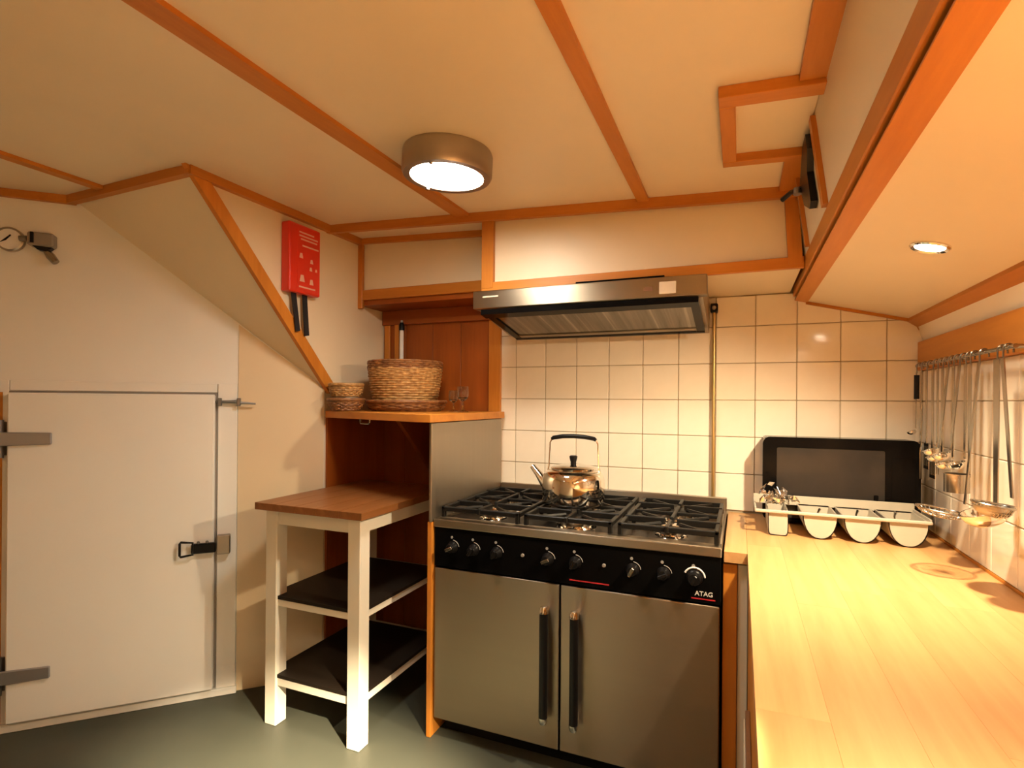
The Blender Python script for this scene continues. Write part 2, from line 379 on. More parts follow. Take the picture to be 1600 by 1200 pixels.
x0, x1 = -1.184, cols[0]
for j in range(6):
    z0, z1 = rows[j], min(rows[j + 1], 1.885)
    tile(wall_back, x1 - x0 - G, 0.008, z1 - z0 - G, ((x0 + x1) / 2, YB - 0.003, z0 + G / 2))
for i in range(9):
    y1 = YB - 0.008 - PT * i; y0 = y1 - PT
    for j in range(4):
        z0, z1 = rows[j], min(rows[j + 1], 1.535)
        tile(wall_right, 0.008, PT - G, z1 - z0 - G, (XR + 0.003 - 0.004, (y0 + y1) / 2, z0 + G / 2))

# wooden back panel of the shelf recess, in boards
wp = sempty('wall_wood_recess', ((XA - 1.185) / 2, YB, 0), 'reddish brown wooden lining behind the basket shelf', 'wall')
edges = [-1.944, -1.79, -1.61, -1.43, -1.258]
for a, b2 in zip(edges, edges[1:]): obj('board', box(a + 0.001, b2 - 0.001, YB - 0.016, YB, 0, 1.918, 0.0015), 'dark_z', wp)
obj('edge_strip', box(-1.256, -1.186, YB - 0.024, YB, 0, 1.885, 0.002), 'trim_z', wp)
obj('corner_strip', box(-1.93, -1.895, YB - 0.030, YB - 0.016, 1.342, 1.918, 0.002), 'trim_z', wp)
obj('corner_strip', box(-1.86, -1.83, YB - 0.030, YB - 0.016, 1.342, 1.918, 0.002), 'trim_z', wp)
obj('top_rail', box(-1.94, -1.186, YB - 0.04, YB - 0.016, 1.835, 1.917, 0.002), 'dark_x', wp)
obj('side_board', box(XA, XA + 0.012, 2.20, YB - 0.017, 0, 1.306, 0.001), 'dark_z', wp)
# white conduit in the recess
cnd = thing('conduit_pipe', (-1.80, 2.655, 1.345), 'slim white pipe rising behind the wicker baskets', 'pipe')
obj('pipe', tube([(-1.80, 2.655, 1.345), (-1.80, 2.655, 1.80)], 0.012, 10), 'whiteink', cnd, True)
obj('end_fitting', lathe([(0, 0), (0.016, 0), (0.016, 0.03), (0.01, 0.045), (0, 0.045)], (-1.80, 2.655, 1.80), 14), 'blackpl', cnd, True)
obj('tip', lathe([(0, 0), (0.007, 0), (0.007, 0.012), (0, 0.014)], (-1.80, 2.655, 1.845), 10), 'whitepl', cnd, True)

# ------------------------------------------------------------------ cold room door
d1 = sempty('door_1', tuple(dg(-0.865, 0, 0)), 'pale insulated cold room door with heavy strap hinges and latch', 'door')
obj('door_leaf', dbox(-1.243, -0.486, 0.012, 0.055, 0.045, 1.418, 0.006), 'coldwhite', d1)
obj('gasket', dbox(-1.250, -0.479, 0.002, 0.014, 0.038, 1.425), 'greypl', d1)
obj('door_frame', dbox(-1.30, -1.252, 0.0, 0.010, 0.0, 1.47, 0.002), 'coldwhite', d1)
obj('door_frame', dbox(-0.477, -0.395, 0.0, 0.016, 0.0, 1.47, 0.002), 'coldwhite', d1)
obj('door_frame', dbox(-1.25, -0.479, 0.0, 0.010, 1.427, 1.47, 0.002), 'coldwhite', d1)
obj('threshold', dbox(-1.30, -0.39, 0.0, 0.03, 0.0, 0.034, 0.003), 'coldwhite', d1)
for z in (1.226, 0.245):
    bmh = prism([dg(-1.30, 0.058, z - 0.03), dg(-1.09, 0.058, z - 0.024), dg(-1.09, 0.058, z + 0.024), dg(-1.30, 0.058, z + 0.03)], N * 0.012, bev=0.003)
    h = obj('hinge_strap', bmh, 'hinge', d1)
    obj('hinge_knuckle', tube([dg(-1.272, 0.045, z - 0.078), dg(-1.272, 0.045, z + 0.078)], 0.017, 12), 'zinc', h, True)
    obj('hinge_plate', dbox(-1.32, -1.253, 0.012, 0.02, z - 0.07, z + 0.07, 0.002), 'zinc', h)
lt = obj('latch_body', dbox(-0.575, -0.475, 0.056, 0.080, 0.69, 0.735, 0.005), 'blackpl', d1)
obj('latch_loop', tube([dg(s, 0.078, z) for s, z in ((-0.568, 0.688), (-0.615, 0.682), (-0.619, 0.688), (-0.619, 0.742), (-0.615, 0.748), (-0.568, 0.742))], 0.0055, 8, closed=True), 'blackpl', lt, True)
obj('strike_plate', dbox(-0.475, -0.418, 0.017, 0.052, 0.672, 0.76, 0.004), 'nickel', lt)
for s in (-0.545, -0.51): obj('latch_screw', lathe([(0, 0), (0.007, 0), (0.005, 0.004), (0, 0.005)], dg(s, 0.08, 0.742), 10, None, Matrix.Rotation(PI / 4, 4, 'Z') @ Matrix.Rotation(PI / 2, 4, 'X')), 'zinc', lt, True)
# bolt at the door's top right
bo = obj('bolt_rod', tube([dg(-0.487, 0.035, 1.384), dg(-0.40, 0.04, 1.385), dg(-0.375, 0.04, 1.38), dg(-0.315, 0.035, 1.376)], [0.006, 0.008, 0.006, 0.004], 8), 'zinc', d1, True)
obj('bolt_bracket', dbox(-0.475, -0.46, 0.016, 0.05, 1.365, 1.402, 0.002), 'zinc', bo)
obj('bolt_bracket', dbox(-0.395, -0.38, 0.0, 0.05, 1.365, 1.402, 0.002), 'zinc', bo)
# thermometer and sensor on the wall above
RD = Matrix.Rotation(PI / 4, 4, 'Z') @ Matrix.Rotation(PI / 2, 4, 'X')
g = thing('dial_thermometer', tuple(dg(-1.252, 0, 2.01)), 'round dial thermometer on the wall above the cold room door', 'thermometer')
obj('case', lathe([(0, 0), (0.05, 0), (0.05, 0.022), (0.044, 0.026), (0.042, 0.02)], dg(-1.252, 0, 2.058), 28, None, RD), 'nickel', g, True)
obj('face', lathe([(0, 0.019), (0.043, 0.019), (0.043, 0.0205), (0, 0.0205)], dg(-1.252, 0, 2.058), 28, None, RD), 'whiteink', g)
obj('needle', prism([dg(-1.285, 0.0212, 2.040), dg(-1.248, 0.0212, 2.078), dg(-1.245, 0.0212, 2.074), dg(-1.262, 0.0212, 2.052)], N * 0.001), 'blackpl', g)
sn = thing('wall_lamp_bracket', tuple(dg(-1.14, 0, 1.98)), 'grey boxed fitting with tilted silver head beside the dial thermometer', 'fitting')
obj('housing', dbox(-1.185, -1.095, 0, 0.05, 2.035, 2.092, 0.006), 'greypl', sn)
obj('clamp', dbox(-1.172, -1.160, 0.048, 0.058, 2.045, 2.09, 0.002), 'blackpl', sn)
obj('mount_arm', tube([dg(-1.19, 0.03, 2.064), dg(-1.215, 0.03, 2.062)], 0.012, 10), 'zinc', sn, True)
obj('bracket', prism([dg(-1.17, 0.015, 2.037), dg(-1.10, 0.015, 2.032), dg(-1.12, 0.015, 2.014), dg(-1.15, 0.015, 2.02)], N * 0.03), 'blackpl', sn)
obj('head', tube([dg(-1.128, 0.03, 2.025), dg(-1.108, 0.035, 1.998), dg(-1.088, 0.04, 1.972)], [0.010, 0.017, 0.014], 12), 'satin', sn, True)

# ------------------------------------------------------------------ ceiling hatch on the right
ht = thing('ceiling_hatch', (0.06, 1.66, zc(0.06)), 'small cream ceiling hatch framed by wood bars', 'hatch')
def hbox(x0, x1, y0, y1, th, top=0.0): return prism([(x0, y0, zc(x0) - top), (x1, y0, zc(x1) - top), (x1, y0, zc(x1) - th), (x0, y0, zc(x0) - th)], (0, y1 - y0, 0), bev=0.0015)
obj('hatch_panel', hbox(-0.02, 0.178, 1.50, 1.87, 0.004), 'cream', ht)
obj('frame_bar', hbox(-0.056, 0.183, 1.46, 1.515, 0.030), 'trim_x', ht)
obj('frame_bar', hbox(-0.056, -0.016, 1.516, 1.86, 0.030), 'trim_y', ht)
obj('frame_bar', hbox(-0.056, 0.183, 1.861, 1.90, 0.030), 'trim_x', ht)
# black hinged stay on the side wall next to the hatch
bs = thing('window_stay', (0.18, 1.92, 2.0), 'black folding metal stay on the side wall beside the hatch', 'bracket')
bmq = bmesh.new()
prism([(sw(2.15) - 0.002, 1.73, 2.155), (sw(2.1) - 0.002, 1.745, 2.12), (sw(2.06) - 0.002, 1.80, 2.075), (sw(1.99) - 0.002, 1.79, 1.985), (sw(1.98) - 0.002, 1.83, 1.975), (sw(2.02) - 0.002, 1.93, 2.02), (sw(2.1) - 0.002, 1.95, 2.09), (sw(2.155) - 0.002, 1.80, 2.15)], (-0.018, 0, 0), bmq)
obj('stay_plate', bmq, 'blackpl', bs)
obj('stay_arm', tube([(0.175, 1.93, 2.07), (0.150, 1.985, 2.085), (0.125, 2.02, 2.075)], 0.008, 8), 'blackpl', bs, True)
obj('stay_pivot', lathe([(0, 0), (0.014, 0), (0.014, 0.02), (0, 0.024)], (0.165, 1.94, 2.06), 12), 'zinc', bs, True)

# ------------------------------------------------------------------ lamps
def ceiling_lamp(x, y, glowmat, label):
    z = zc(x); t = thing('ceiling_lamp', (x, y, z - 0.085), label, 'lamp', 'round ceiling lamps')
    tilt = Matrix.Rotation(math.atan(0.0492), 4, 'Y')
    obj('housing', lathe([(0.10, 0.0), (0.148, 0.0), (0.152, -0.01), (0.152, -0.072), (0.146, -0.083), (0.124, -0.083), (0.120, -0.074), (0.10, -0.074)], (x, y, z), 48, None, tilt), 'nickel', t, True)
    obj('diffuser', lathe([(0, -0.088), (0.05, -0.087), (0.09, -0.083), (0.121, -0.076), (0.121, -0.070), (0, -0.070)], (x, y, z), 48, None, tilt), glowmat, t, True)
    for k in range(3):
        a = 0.6 + k * 2 * PI / 3
        obj('retaining_clip', box(-0.006, 0.006, -0.006, 0.006, -0.088, -0.080, 0.001, None, Matrix.Translation((x + 0.127 * math.cos(a), y + 0.127 * math.sin(a), z))), 'chrome', t)
ceiling_lamp(-0.915, 1.615, 'lampglow', 'round ceiling lamp with brushed metal ring, lit, above the cooker')
ceiling_lamp(-1.55, -0.35, 'fillglow', 'round fill lamp added unseen behind the photographer')  # added out of view as neutral fill for the left side
def soffit_spot(y, idx, label):
    x = 0.44; z = zs(x)
    t = thing('recessed_spotlight', (x, y, z - 0.012), label, 'spotlight', 'recessed soffit spotlights')
    tilt = Matrix.Rotation(math.atan(0.252), 4, 'Y')
    obj('trim_ring', lathe([(0.033, 0.0), (0.044, 0.0), (0.044, -0.004), (0.040, -0.008), (0.033, -0.005)], (x, y, z), 28, None, tilt), 'chrome', t, True)
    obj('lens', lathe([(0, -0.0035), (0.0332, -0.0035), (0.0332, -0.001), (0, -0.001)], (x, y, z), 24, None, tilt), 'spotglow', t)
    l = bpy.data.lights.new('spot_beam', 'SPOT'); l.energy = SPOT_W[idx]; l.color = SPOT_COLOR
    l.spot_size = math.radians(SPOT_CONE[idx]); l.spot_blend = 1.0; l.shadow_soft_size = 0.022
    lo = bpy.data.objects.new('spot_beam', l); C.objects.link(lo); lo.parent = t
    p = Vector((x, y, z - 0.014)) + Vector((-0.004, 0, -0.016))
    aim = Vector(SPOT_AIM.get(idx, (0.25, y + 0.1, 0.9)))
    lo.location = p - W[t.name]; lo.rotation_euler = (aim - p).to_track_quat('-Z', 'Y').to_euler()
soffit_spot(1.675, 0, 'lit recessed spotlight in the soffit above the worktop')
soffit_spot(0.60, 1, 'recessed spotlight in the soffit overhead, out of the picture')
soffit_spot(0.05, 2, 'unseen spotlight added in the soffit level with the camera to brighten the ceiling')  # added out of view; its bounce off the worktop brightens the ceiling
soffit_spot(-0.60, 3, 'unseen rearmost soffit spotlight added to brighten the ceiling')  # second unseen addition for more bounce onto the ceiling

# ------------------------------------------------------------------ cooker
X0, X1, Y0 = -1.172, -0.052, 1.979; Y1 = 2.688
ck = thing('gas_cooker', ((X0 + X1) / 2, (Y0 + Y1) / 2, 0), 'wide stainless gas cooker with two doors and black control panel', 'cooker')
obj('body', box(X0 + 0.003, X1 - 0.003, Y0 + 0.022, Y1, 0.078, 0.874), 'black', ck)
obj('plinth', box(X0 + 0.02, X1 - 0.02, Y0 + 0.07, Y1, 0.0, 0.078), 'blackpl', ck)
obj('control_panel', box(X0 + 0.002, X1 - 0.002, Y0 - 0.002, Y0 + 0.022, 0.712, 0.874, 0.002), 'black', ck)
obj('hob_top', box(X0, X1, Y0, Y1 - 0.022, 0.876, 0.893, 0.002), 'hobdeck', ck)
obj('front_rim', box(X0, X1, Y0 - 0.008, Y0 + 0.05, 0.874, 0.908, 0.004, None, None, 2), 'steel', ck)
obj('side_rim', box(X0, X0 + 0.016, Y0 + 0.05, Y1 - 0.022, 0.893, 0.908, 0.002), 'steel', ck)
obj('side_rim', box(X1 - 0.016, X1, Y0 + 0.05, Y1 - 0.022, 0.893, 0.908, 0.002), 'steel', ck)
obj('back_upstand', box(X0, X1, Y1 - 0.022, Y1, 0.876, 0.965, 0.003), 'steel', ck)
SP = -0.622
for a, b2, hx in ((X0 + 0.004, SP - 0.003, -0.673), (SP + 0.003, X1 - 0.006, -0.555)):
    dr = obj('oven_door', box(a, b2, Y0 - 0.004, Y0 + 0.022, 0.080, 0.706, 0.004, None, None, 2), 'steel', ck)
    obj('handle', tube([(hx, Y0 - 0.042, 0.215), (hx, Y0 - 0.042, 0.605)], 0.0165, 16), 'blackpl', dr, True)
    for z, sg in ((0.605, 1), (0.215, -1)):
        obj('handle_end', lathe([(0, 0), (0.0175, 0), (0.0175, 0.014 * sg), (0.013, 0.024 * sg), (0, 0.028 * sg)], (hx, Y0 - 0.042, z), 16), 'chrome', dr, True)
        obj('handle_mount', tube([(hx, Y0 - 0.042, z + 0.006 * sg), (hx, Y0 - 0.003, z + 0.006 * sg)], 0.010, 10), 'chrome', dr, True)
RX = Matrix.Rotation(PI / 2, 4, 'X')
KN = [-1.084, -0.988, -0.886, -0.672, -0.564, -0.351, -0.244, -0.14]
for i, kx in enumerate(KN):
    kz = 0.797; r = 0.028 if i == 7 else 0.024
    k = obj('knob', lathe([(0, 0), (r, 0), (r * 0.95, 0.006), (r * 0.8, 0.010), (r * 0.74, 0.026), (r * 0.66, 0.029), (0, 0.029)], (kx, Y0 - 0.002, kz), 24, None, RX), 'blackpl', ck, True)
    obj('knob_grip', box(-0.006, 0.006, Y0 - 0.043, Y0 - 0.030, -0.017, 0.017, 0.002, None, Matrix.Translation((kx, 0, kz)) @ Matrix.Rotation(0.5 if i % 3 else 1.1, 4, 'Y')), 'satin' if i in (0, 3, 5) else 'blackpl', k)
    mk = obj('burner_mark', lathe([(0, 0), (0.0055, 0), (0.0055, 0.0008), (0, 0.0008)], (kx - 0.004, Y0 - 0.002, kz + 0.040), 12, None, RX), 'greyink', ck)
    a0, a1, rr, wd = (0.1, 2.7, 0.034, 0.0035) if i == 7 else (0.15, 1.5, 0.029, 0.0016)
    obj('dial_scale', tube(arc((kx, Y0 - 0.0022, kz), rr, a0, a1, 16), wd, 6), 'whiteink' if i == 7 else 'greyink', ck, True)
for cx in (-0.775, -0.455): obj('ignition_button', lathe([(0, 0), (0.007, 0), (0.006, 0.006), (0, 0.007)], (cx, Y0 - 0.002, 0.80), 12, None, RX), 'greypl', ck, True)
obj('red_stripe', box(-0.586, -0.436, Y0 - 0.003, Y0 - 0.0015, 0.7285, 0.7325), 'redink', ck)
obj('red_stripe', box(-0.150, -0.072, Y0 - 0.003, Y0 - 0.0015, 0.7245, 0.7285), 'redink', ck)
text_mesh('brand_lettering', 'ATAG', 0.022, 0.0005, Matrix.Translation((-0.109, Y0 - 0.0026, 0.7375)) @ RX, 'whiteink', ck)
# burners and pan supports
burn = []
for ci, bx_ in enumerate((-0.985, -0.612, -0.239)):
    for ri, by in enumerate((2.16, 2.46)):
        r = (0.050, 0.062)[(ci + ri) % 2] if ci != 1 else (0.068, 0.05)[ri]
        bn = obj('burner', lathe([(0, 0), (r * 1.25, 0), (r * 1.2, 0.006), (r * 0.95, 0.008), (r * 0.92, 0.034), (0, 0.034)], (bx_, by, 0.893), 24), 'chrome', ck, True)
        obj('burner_cap', lathe([(0, 0), (r * 0.9, 0), (r * 0.9, 0.006), (r * 0.75, 0.010), (0, 0.010)], (bx_, by, 0.9272), 24), 'iron' if (ci + ri) % 2 else 'chrome', bn, True)
        burn.append((bx_, by))
for ci, bx_ in enumerate((-0.985, -0.612, -0.239)):
    ps = bmesh.new(); zt = 0.952; hw = 0.168; ya, yb = 2.025, 2.60
    fr = [(bx_ - hw, ya, zt - 0.006), (bx_ + hw, ya, zt - 0.006), (bx_ + hw, yb, zt - 0.006), (bx_ - hw, yb, zt - 0.006)]
    for i in range(4):
        p, q2 = Vector(fr[i]), Vector(fr[(i + 1) % 4])
        lo = Vector((min(p.x, q2.x), min(p.y, q2.y), 0)); hi = Vector((max(p.x, q2.x), max(p.y, q2.y), 0))
        box(lo.x - 0.008, hi.x + 0.008, lo.y - 0.008, hi.y + 0.008, zt - 0.020, zt, 0.003, ps)
    box(bx_ - hw, bx_ + hw, 2.305, 2.317, zt - 0.014, zt, 0.003, ps)
    for by in (2.16, 2.46):
        for k in range(4):
            a = k * PI / 2
            d = Vector((math.cos(a), math.sin(a), 0)); L = hw if k % 2 == 0 else 0.145
            c0, c1 = Vector((bx_, by, 0)) + d * 0.028, Vector((bx_, by, 0)) + d * L
            box(min(c0.x, c1.x) - 0.007, max(c0.x, c1.x) + 0.007, min(c0.y, c1.y) - 0.007, max(c0.y, c1.y) + 0.007, zt - 0.020, zt + 0.004, 0.003, ps)
        for k in range(4):
            a = PI / 4 + k * PI / 2; d = Vector((math.cos(a), math.sin(a), 0))
            p0_, p1_ = Vector((bx_, by, zt - 0.010)) + d * 0.05, Vector((bx_, by, zt - 0.010)) + d * 0.185
            if k in (0, 1): p1_ = Vector((bx_, by, zt - 0.010)) + d * 0.18
            tube([p0_, p1_], 0.0075, 6, ps)
    for fx in (-hw, hw):
        for fy in (ya, 2.311, yb): box(bx_ + fx - 0.008, bx_ + fx + 0.008, fy - 0.008, fy + 0.008, 0.8935, zt - 0.008, 0.002, ps)
    obj('pan_support', ps, 'iron', ck)

# splash guard and side panels of the cooker
tag(obj('splash_guard', box(-1.186, -1.174, 1.955, 2.672, 0.895, 1.305, 0.002), 'steelv'), 'upright stainless splash panel left of the burners under the shelf', 'panel')
tag(obj('side_panel', box(-1.196, -1.1745, 1.962, 2.66, 0.0, 0.893, 0.002), 'trim_z'), 'thin wooden side panel between cooker and small table', 'panel')
tag(obj('filler_panel', box(-0.049, -0.004, 1.985, 2.60, 0.0, 0.855, 0.002), 'trim_z'), 'narrow wooden filler panel right of the cooker', 'panel')

# ------------------------------------------------------------------ kettle
kx, ky, kz = -0.668, 2.30, 0.9568
kt = thing('kettle', (kx, ky, kz), 'shiny stainless kettle with black handle on the middle burner', 'kettle')
obj('body', lathe([(0, 0), (0.126, 0), (0.132, 0.004), (0.135, 0.012), (0.136, 0.085), (0.134, 0.108), (0.127, 0.128), (0.114, 0.140), (0.100, 0.146), (0.095, 0.143), (0, 0.143)], (kx, ky, kz), 48), 'chrome', kt, True)
ld = obj('lid', lathe([(0.0, 0.144), (0.097, 0.144), (0.098, 0.154), (0.090, 0.160), (0.05, 0.168), (0.0, 0.170)], (kx, ky, kz), 40), 'chrome', kt, True)
obj('lid_knob', lathe([(0, 0.168), (0.013, 0.168), (0.012, 0.178), (0.017, 0.196), (0.018, 0.203), (0.014, 0.207), (0, 0.207)], (kx, ky, kz), 18), 'blackpl', ld, True)
sd = Vector((-0.95, 0.30, 0)).normalized(); cb = Vector((kx, ky, kz))
sp0 = obj('spout', tube([cb + sd * 0.115 + Vector((0, 0, 0.055)), cb + sd * 0.155 + Vector((0, 0, 0.075)), cb + sd * 0.19 + Vector((0, 0, 0.11)), cb + sd * 0.225 + Vector((0, 0, 0.142))], [0.030, 0.024, 0.017, 0.013], 16), 'chrome', kt, True)
hu = Vector((1, 0, 0)); hz = Vector((0, 0, 1))
hp = [cb - hu * 0.120 + hz * 0.120] + [cb - hu * 0.112 + hz * 0.16, cb - hu * 0.108 + hz * 0.26] + [cb - hu * 0.098 + hz * 0.278]
hp2 = [Vector((2 * kx - p.x, p.y, p.z)) for p in hp]
obj('handle_wire', tube(hp, 0.0035, 8), 'chrome', kt, True)
obj('handle_wire', tube(hp2, 0.0035, 8), 'chrome', kt, True)
obj('handle_grip', tube([cb + hu * x + hz * z for x, z in ((-0.100, 0.276), (-0.092, 0.282), (-0.05, 0.289), (0, 0.291), (0.05, 0.289), (0.092, 0.282), (0.100, 0.276))], [0.007, 0.009, 0.0095, 0.0095, 0.0095, 0.009, 0.007], 12), 'blackpl', kt, True)
for sx in (-1, 1): obj('handle_lug', box(kx + sx * 0.120 - 0.006, kx + sx * 0.120 + 0.006, ky - 0.009, ky + 0.009, kz + 0.105, kz + 0.128, 0.002), 'chrome', kt)

# ------------------------------------------------------------------ cooker hood
hd = thing('cooker_hood', (-0.60, 2.42, 1.72), 'slim stainless cooker hood with sloping black-rimmed underside', 'hood')
HX0, HX1 = -1.083, -0.115; HYF = 2.14
obj('front_band', box(HX0, HX1, HYF, HYF + 0.055, 1.800, 1.877, 0.003), 'steel', hd)
obj('body', prism([(HX0 + 0.004, HYF + 0.055, 1.80), (HX0 + 0.004, 2.55, 1.728), (HX0 + 0.004, 2.69, 1.722), (HX0 + 0.004, 2.69, 1.876), (HX0 + 0.004, HYF + 0.055, 1.876)], (HX1 - HX0 - 0.022, 0, 0)), 'steel', hd)
def hun(y): return 1.800 - (y - HYF) * (0.072 / 0.41)
def hslab(x0, x1, y0, y1, a, b2): return prism([(x0, y0, hun(y0) - a), (x0, y1, hun(y1) - a), (x0, y1, hun(y1) - b2), (x0, y0, hun(y0) - b2)], (x1 - x0, 0, 0))
obj('visor_rim', hslab(-1.045, -0.145, HYF + 0.002, HYF + 0.055, 0.004, 0.026), 'black', hd)
obj('visor_rim', hslab(-1.045, -1.012, HYF + 0.055, 2.545, 0.004, 0.016), 'black', hd)
obj('visor_rim', hslab(-0.178, -0.145, HYF + 0.055, 2.545, 0.004, 0.016), 'black', hd)
obj('visor_rim', hslab(-1.045, -0.145, 2.545, 2.565, 0.004, 0.018), 'black', hd)
obj('filter_panel', hslab(-1.012, -0.178, HYF + 0.055, 2.51, 0.006, 0.010), 'filter', hd)
obj('filter_lip', hslab(-1.012, -0.178, 2.51, 2.545, 0.006, 0.014), 'steel', hd)
obj('pale_bar', box(-1.035, -0.962, HYF - 0.0018, HYF, 1.846, 1.853, 0.0006), 'sticker', hd)  # small raised pale bar at the left of the front band
obj('sticker', box(-0.288, -0.226, HYF - 0.0015, HYF, 1.812, 1.858), 'sticker', hd)
obj('switch_label', box(-0.345, -0.312, HYF - 0.0015, HYF, 1.826, 1.842), 'brownink', hd)
obj('dark_gap_strip', box(-0.62, -0.27, HYF + 0.006, HYF + 0.03, 1.877, 1.8845), 'black', hd)  # black strip filling the gap between hood and rail

# gas pipe
gp = thing('gas_pipe', (-0.117, 2.675, 0.93), 'thin upright brass pipe with black valve right of the hood', 'pipe')
obj('pipe', tube([(-0.112, 2.672, 0.968), (-0.112, 2.672, 1.84)], 0.0075, 10), 'brass', gp, True)
obj('valve', box(-0.128, -0.096, 2.650, 2.692, 1.812, 1.852, 0.004), 'blackpl', gp)
obj('valve_cap', lathe([(0, 0), (0.010, 0), (0.008, 0.008), (0, 0.009)], (-0.112, 2.650, 1.832), 12, None, RX), 'nickel', gp, True)

# ------------------------------------------------------------------ shelf with baskets
SZ = 1.342
sh = thing('corner_shelf', (-1.50, 2.35, 1.308), 'thick varnished corner shelf holding wicker baskets', 'shelf')
obj('shelf_board', prism([(-1.935, 2.185, 1.308), (-1.225, 1.925, 1.308), (-1.158, 1.915, 1.308), (-1.158, 2.672, 1.308), (-1.930, 2.672, 1.308)], (0, 0, SZ - 1.308), None, 0.002), 'trim_x', sh)
obj('shelf_bracket', prism([(-1.60, 2.66, 1.306), (-1.60, 2.30, 1.306), (-1.60, 2.34, 1.27), (-1.60, 2.62, 1.02), (-1.60, 2.66, 1.0)], (0.022, 0, 0)), 'dark_z', sh)
obj('shelf_pull', tube([(-1.70, 2.165, 1.307), (-1.70, 2.165, 1.290), (-1.695, 2.163, 1.284), (-1.635, 2.145, 1.284), (-1.63, 2.143, 1.290), (-1.63, 2.143, 1.307)], 0.0045, 8), 'satin', sh, True)

def basket(name, c, prof, n, rw, mat, label, parts=True, seg=60):
    """prof: list of (r, z); woven of rings that wave in and out around upright stakes"""
    t = thing(name, c, label, 'basket')
    bmw = bmesh.new(); L = len(prof) - 1
    def at(f):
        f = max(0, min(f, 1)) * L; i = min(int(f), L - 1); u = f - i
        return prof[i][0] * (1 - u) + prof[i + 1][0] * u, prof[i][1] * (1 - u) + prof[i + 1][1] * u
    for k in range(n):
        r, z = at((k + 0.5) / n)
        pts = []
        for j in range(seg):
            a = 2 * PI * j / seg
            rr = r + 0.0028 * math.sin(a * 15 + (PI if k % 2 else 0)) + random.uniform(-0.0008, 0.0008)
            pts.append((c[0] + rr * math.cos(a), c[1] + rr * math.sin(a), c[2] + z + random.uniform(-0.0008, 0.0008)))
        tube(pts, rw, 5, bmw, True)
    obj('weave', bmw, mat, t, True)
    bms = bmesh.new()
    for j in range(30):
        a = 2 * PI * j / 30
        tube([(c[0] + at(f)[0] * math.cos(a), c[1] + at(f)[0] * math.sin(a), c[2] + at(f)[1]) for f in (0, 0.25, 0.5, 0.75, 1)], 0.003, 5, bms)
    obj('stakes', bms, mat, t)
    r0, z0 = prof[0]; obj('base', lathe([(0, 0.002), (r0, 0.002), (r0, 0.006), (0, 0.006)], c, 36), mat, t)
    r1, z1 = prof[-1]; obj('rim', tube([(c[0] + r1 * math.cos(2 * PI * j / 40), c[1] + r1 * math.sin(2 * PI * j / 40), c[2] + z1) for j in range(40)], 0.008, 8, None, True), mat, t, True)
    return t
bc = (-1.615, 2.42)
basket('wicker_tray', (bc[0] + 0.01, bc[1], SZ), [(0.17, 0.004), (0.192, 0.02), (0.203, 0.05)], 7, 0.005, 'wickerdark', 'wide flat brown wicker tray under the tallest basket')
bk = basket('wicker_basket', (bc[0], bc[1], SZ + 0.010), [(0.145, 0.01), (0.162, 0.05), (0.174, 0.11), (0.181, 0.165), (0.185, 0.205)], 19, 0.0066, 'wicker', 'deep round honey-coloured wicker basket standing in the flat tray')
bb_ = bmesh.new()
for z in (0.212, 0.222, 0.232, 0.242): tube([(bc[0] + (0.187 + 0.003 * math.sin(j * PI * 0.5 + z * 300)) * math.cos(2 * PI * j / 80), bc[1] + (0.187 + 0.003 * math.sin(j * PI * 0.5 + z * 300)) * math.sin(2 * PI * j / 80), SZ + 0.010 + z) for j in range(80)], 0.0068, 5, bb_, True)
obj('braided_band', bb_, 'wickerdark', bk, True, 'darker braided band round the top')
basket('wicker_basket', (-1.822, 2.205, SZ), [(0.062, 0.004), (0.080, 0.03), (0.087, 0.058)], 7, 0.005, 'wickerdark', 'low dark wicker basket at the left end of the shelf')
basket('wicker_basket', (-1.822, 2.205, SZ + 0.070), [(0.062, 0.004), (0.076, 0.03), (0.081, 0.062)], 6, 0.0055, 'wicker', 'small light wicker basket stacked at the left end of the shelf')
def glass_thing(x, y, s, label):
    t = thing('drinking_glass', (x, y, SZ), label, 'glass')
    obj('foot', lathe([(0, 0), (0.028 * s, 0), (0.028 * s, 0.004), (0.008 * s, 0.010), (0.0045 * s, 0.02), (0.0045 * s, 0.052 * s), (0, 0.052 * s)], (x, y, SZ + 0.001), 24), 'glass', t, True)
    obj('bowl', lathe([(0, 0.052 * s), (0.012 * s, 0.054 * s), (0.026 * s, 0.07 * s), (0.030 * s, 0.09 * s), (0.027 * s, 0.125 * s), (0.0255 * s, 0.125 * s), (0.0282 * s, 0.09 * s), (0.024 * s, 0.072 * s), (0, 0.056 * s)], (x, y, SZ + 0.001), 24), 'glass', t, True)
glass_thing(-1.318, 2.40, 0.85, 'shorter stemmed glass beside the wicker tray')
glass_thing(-1.245, 2.36, 1.0, 'taller stemmed glass nearest the tiled wall')

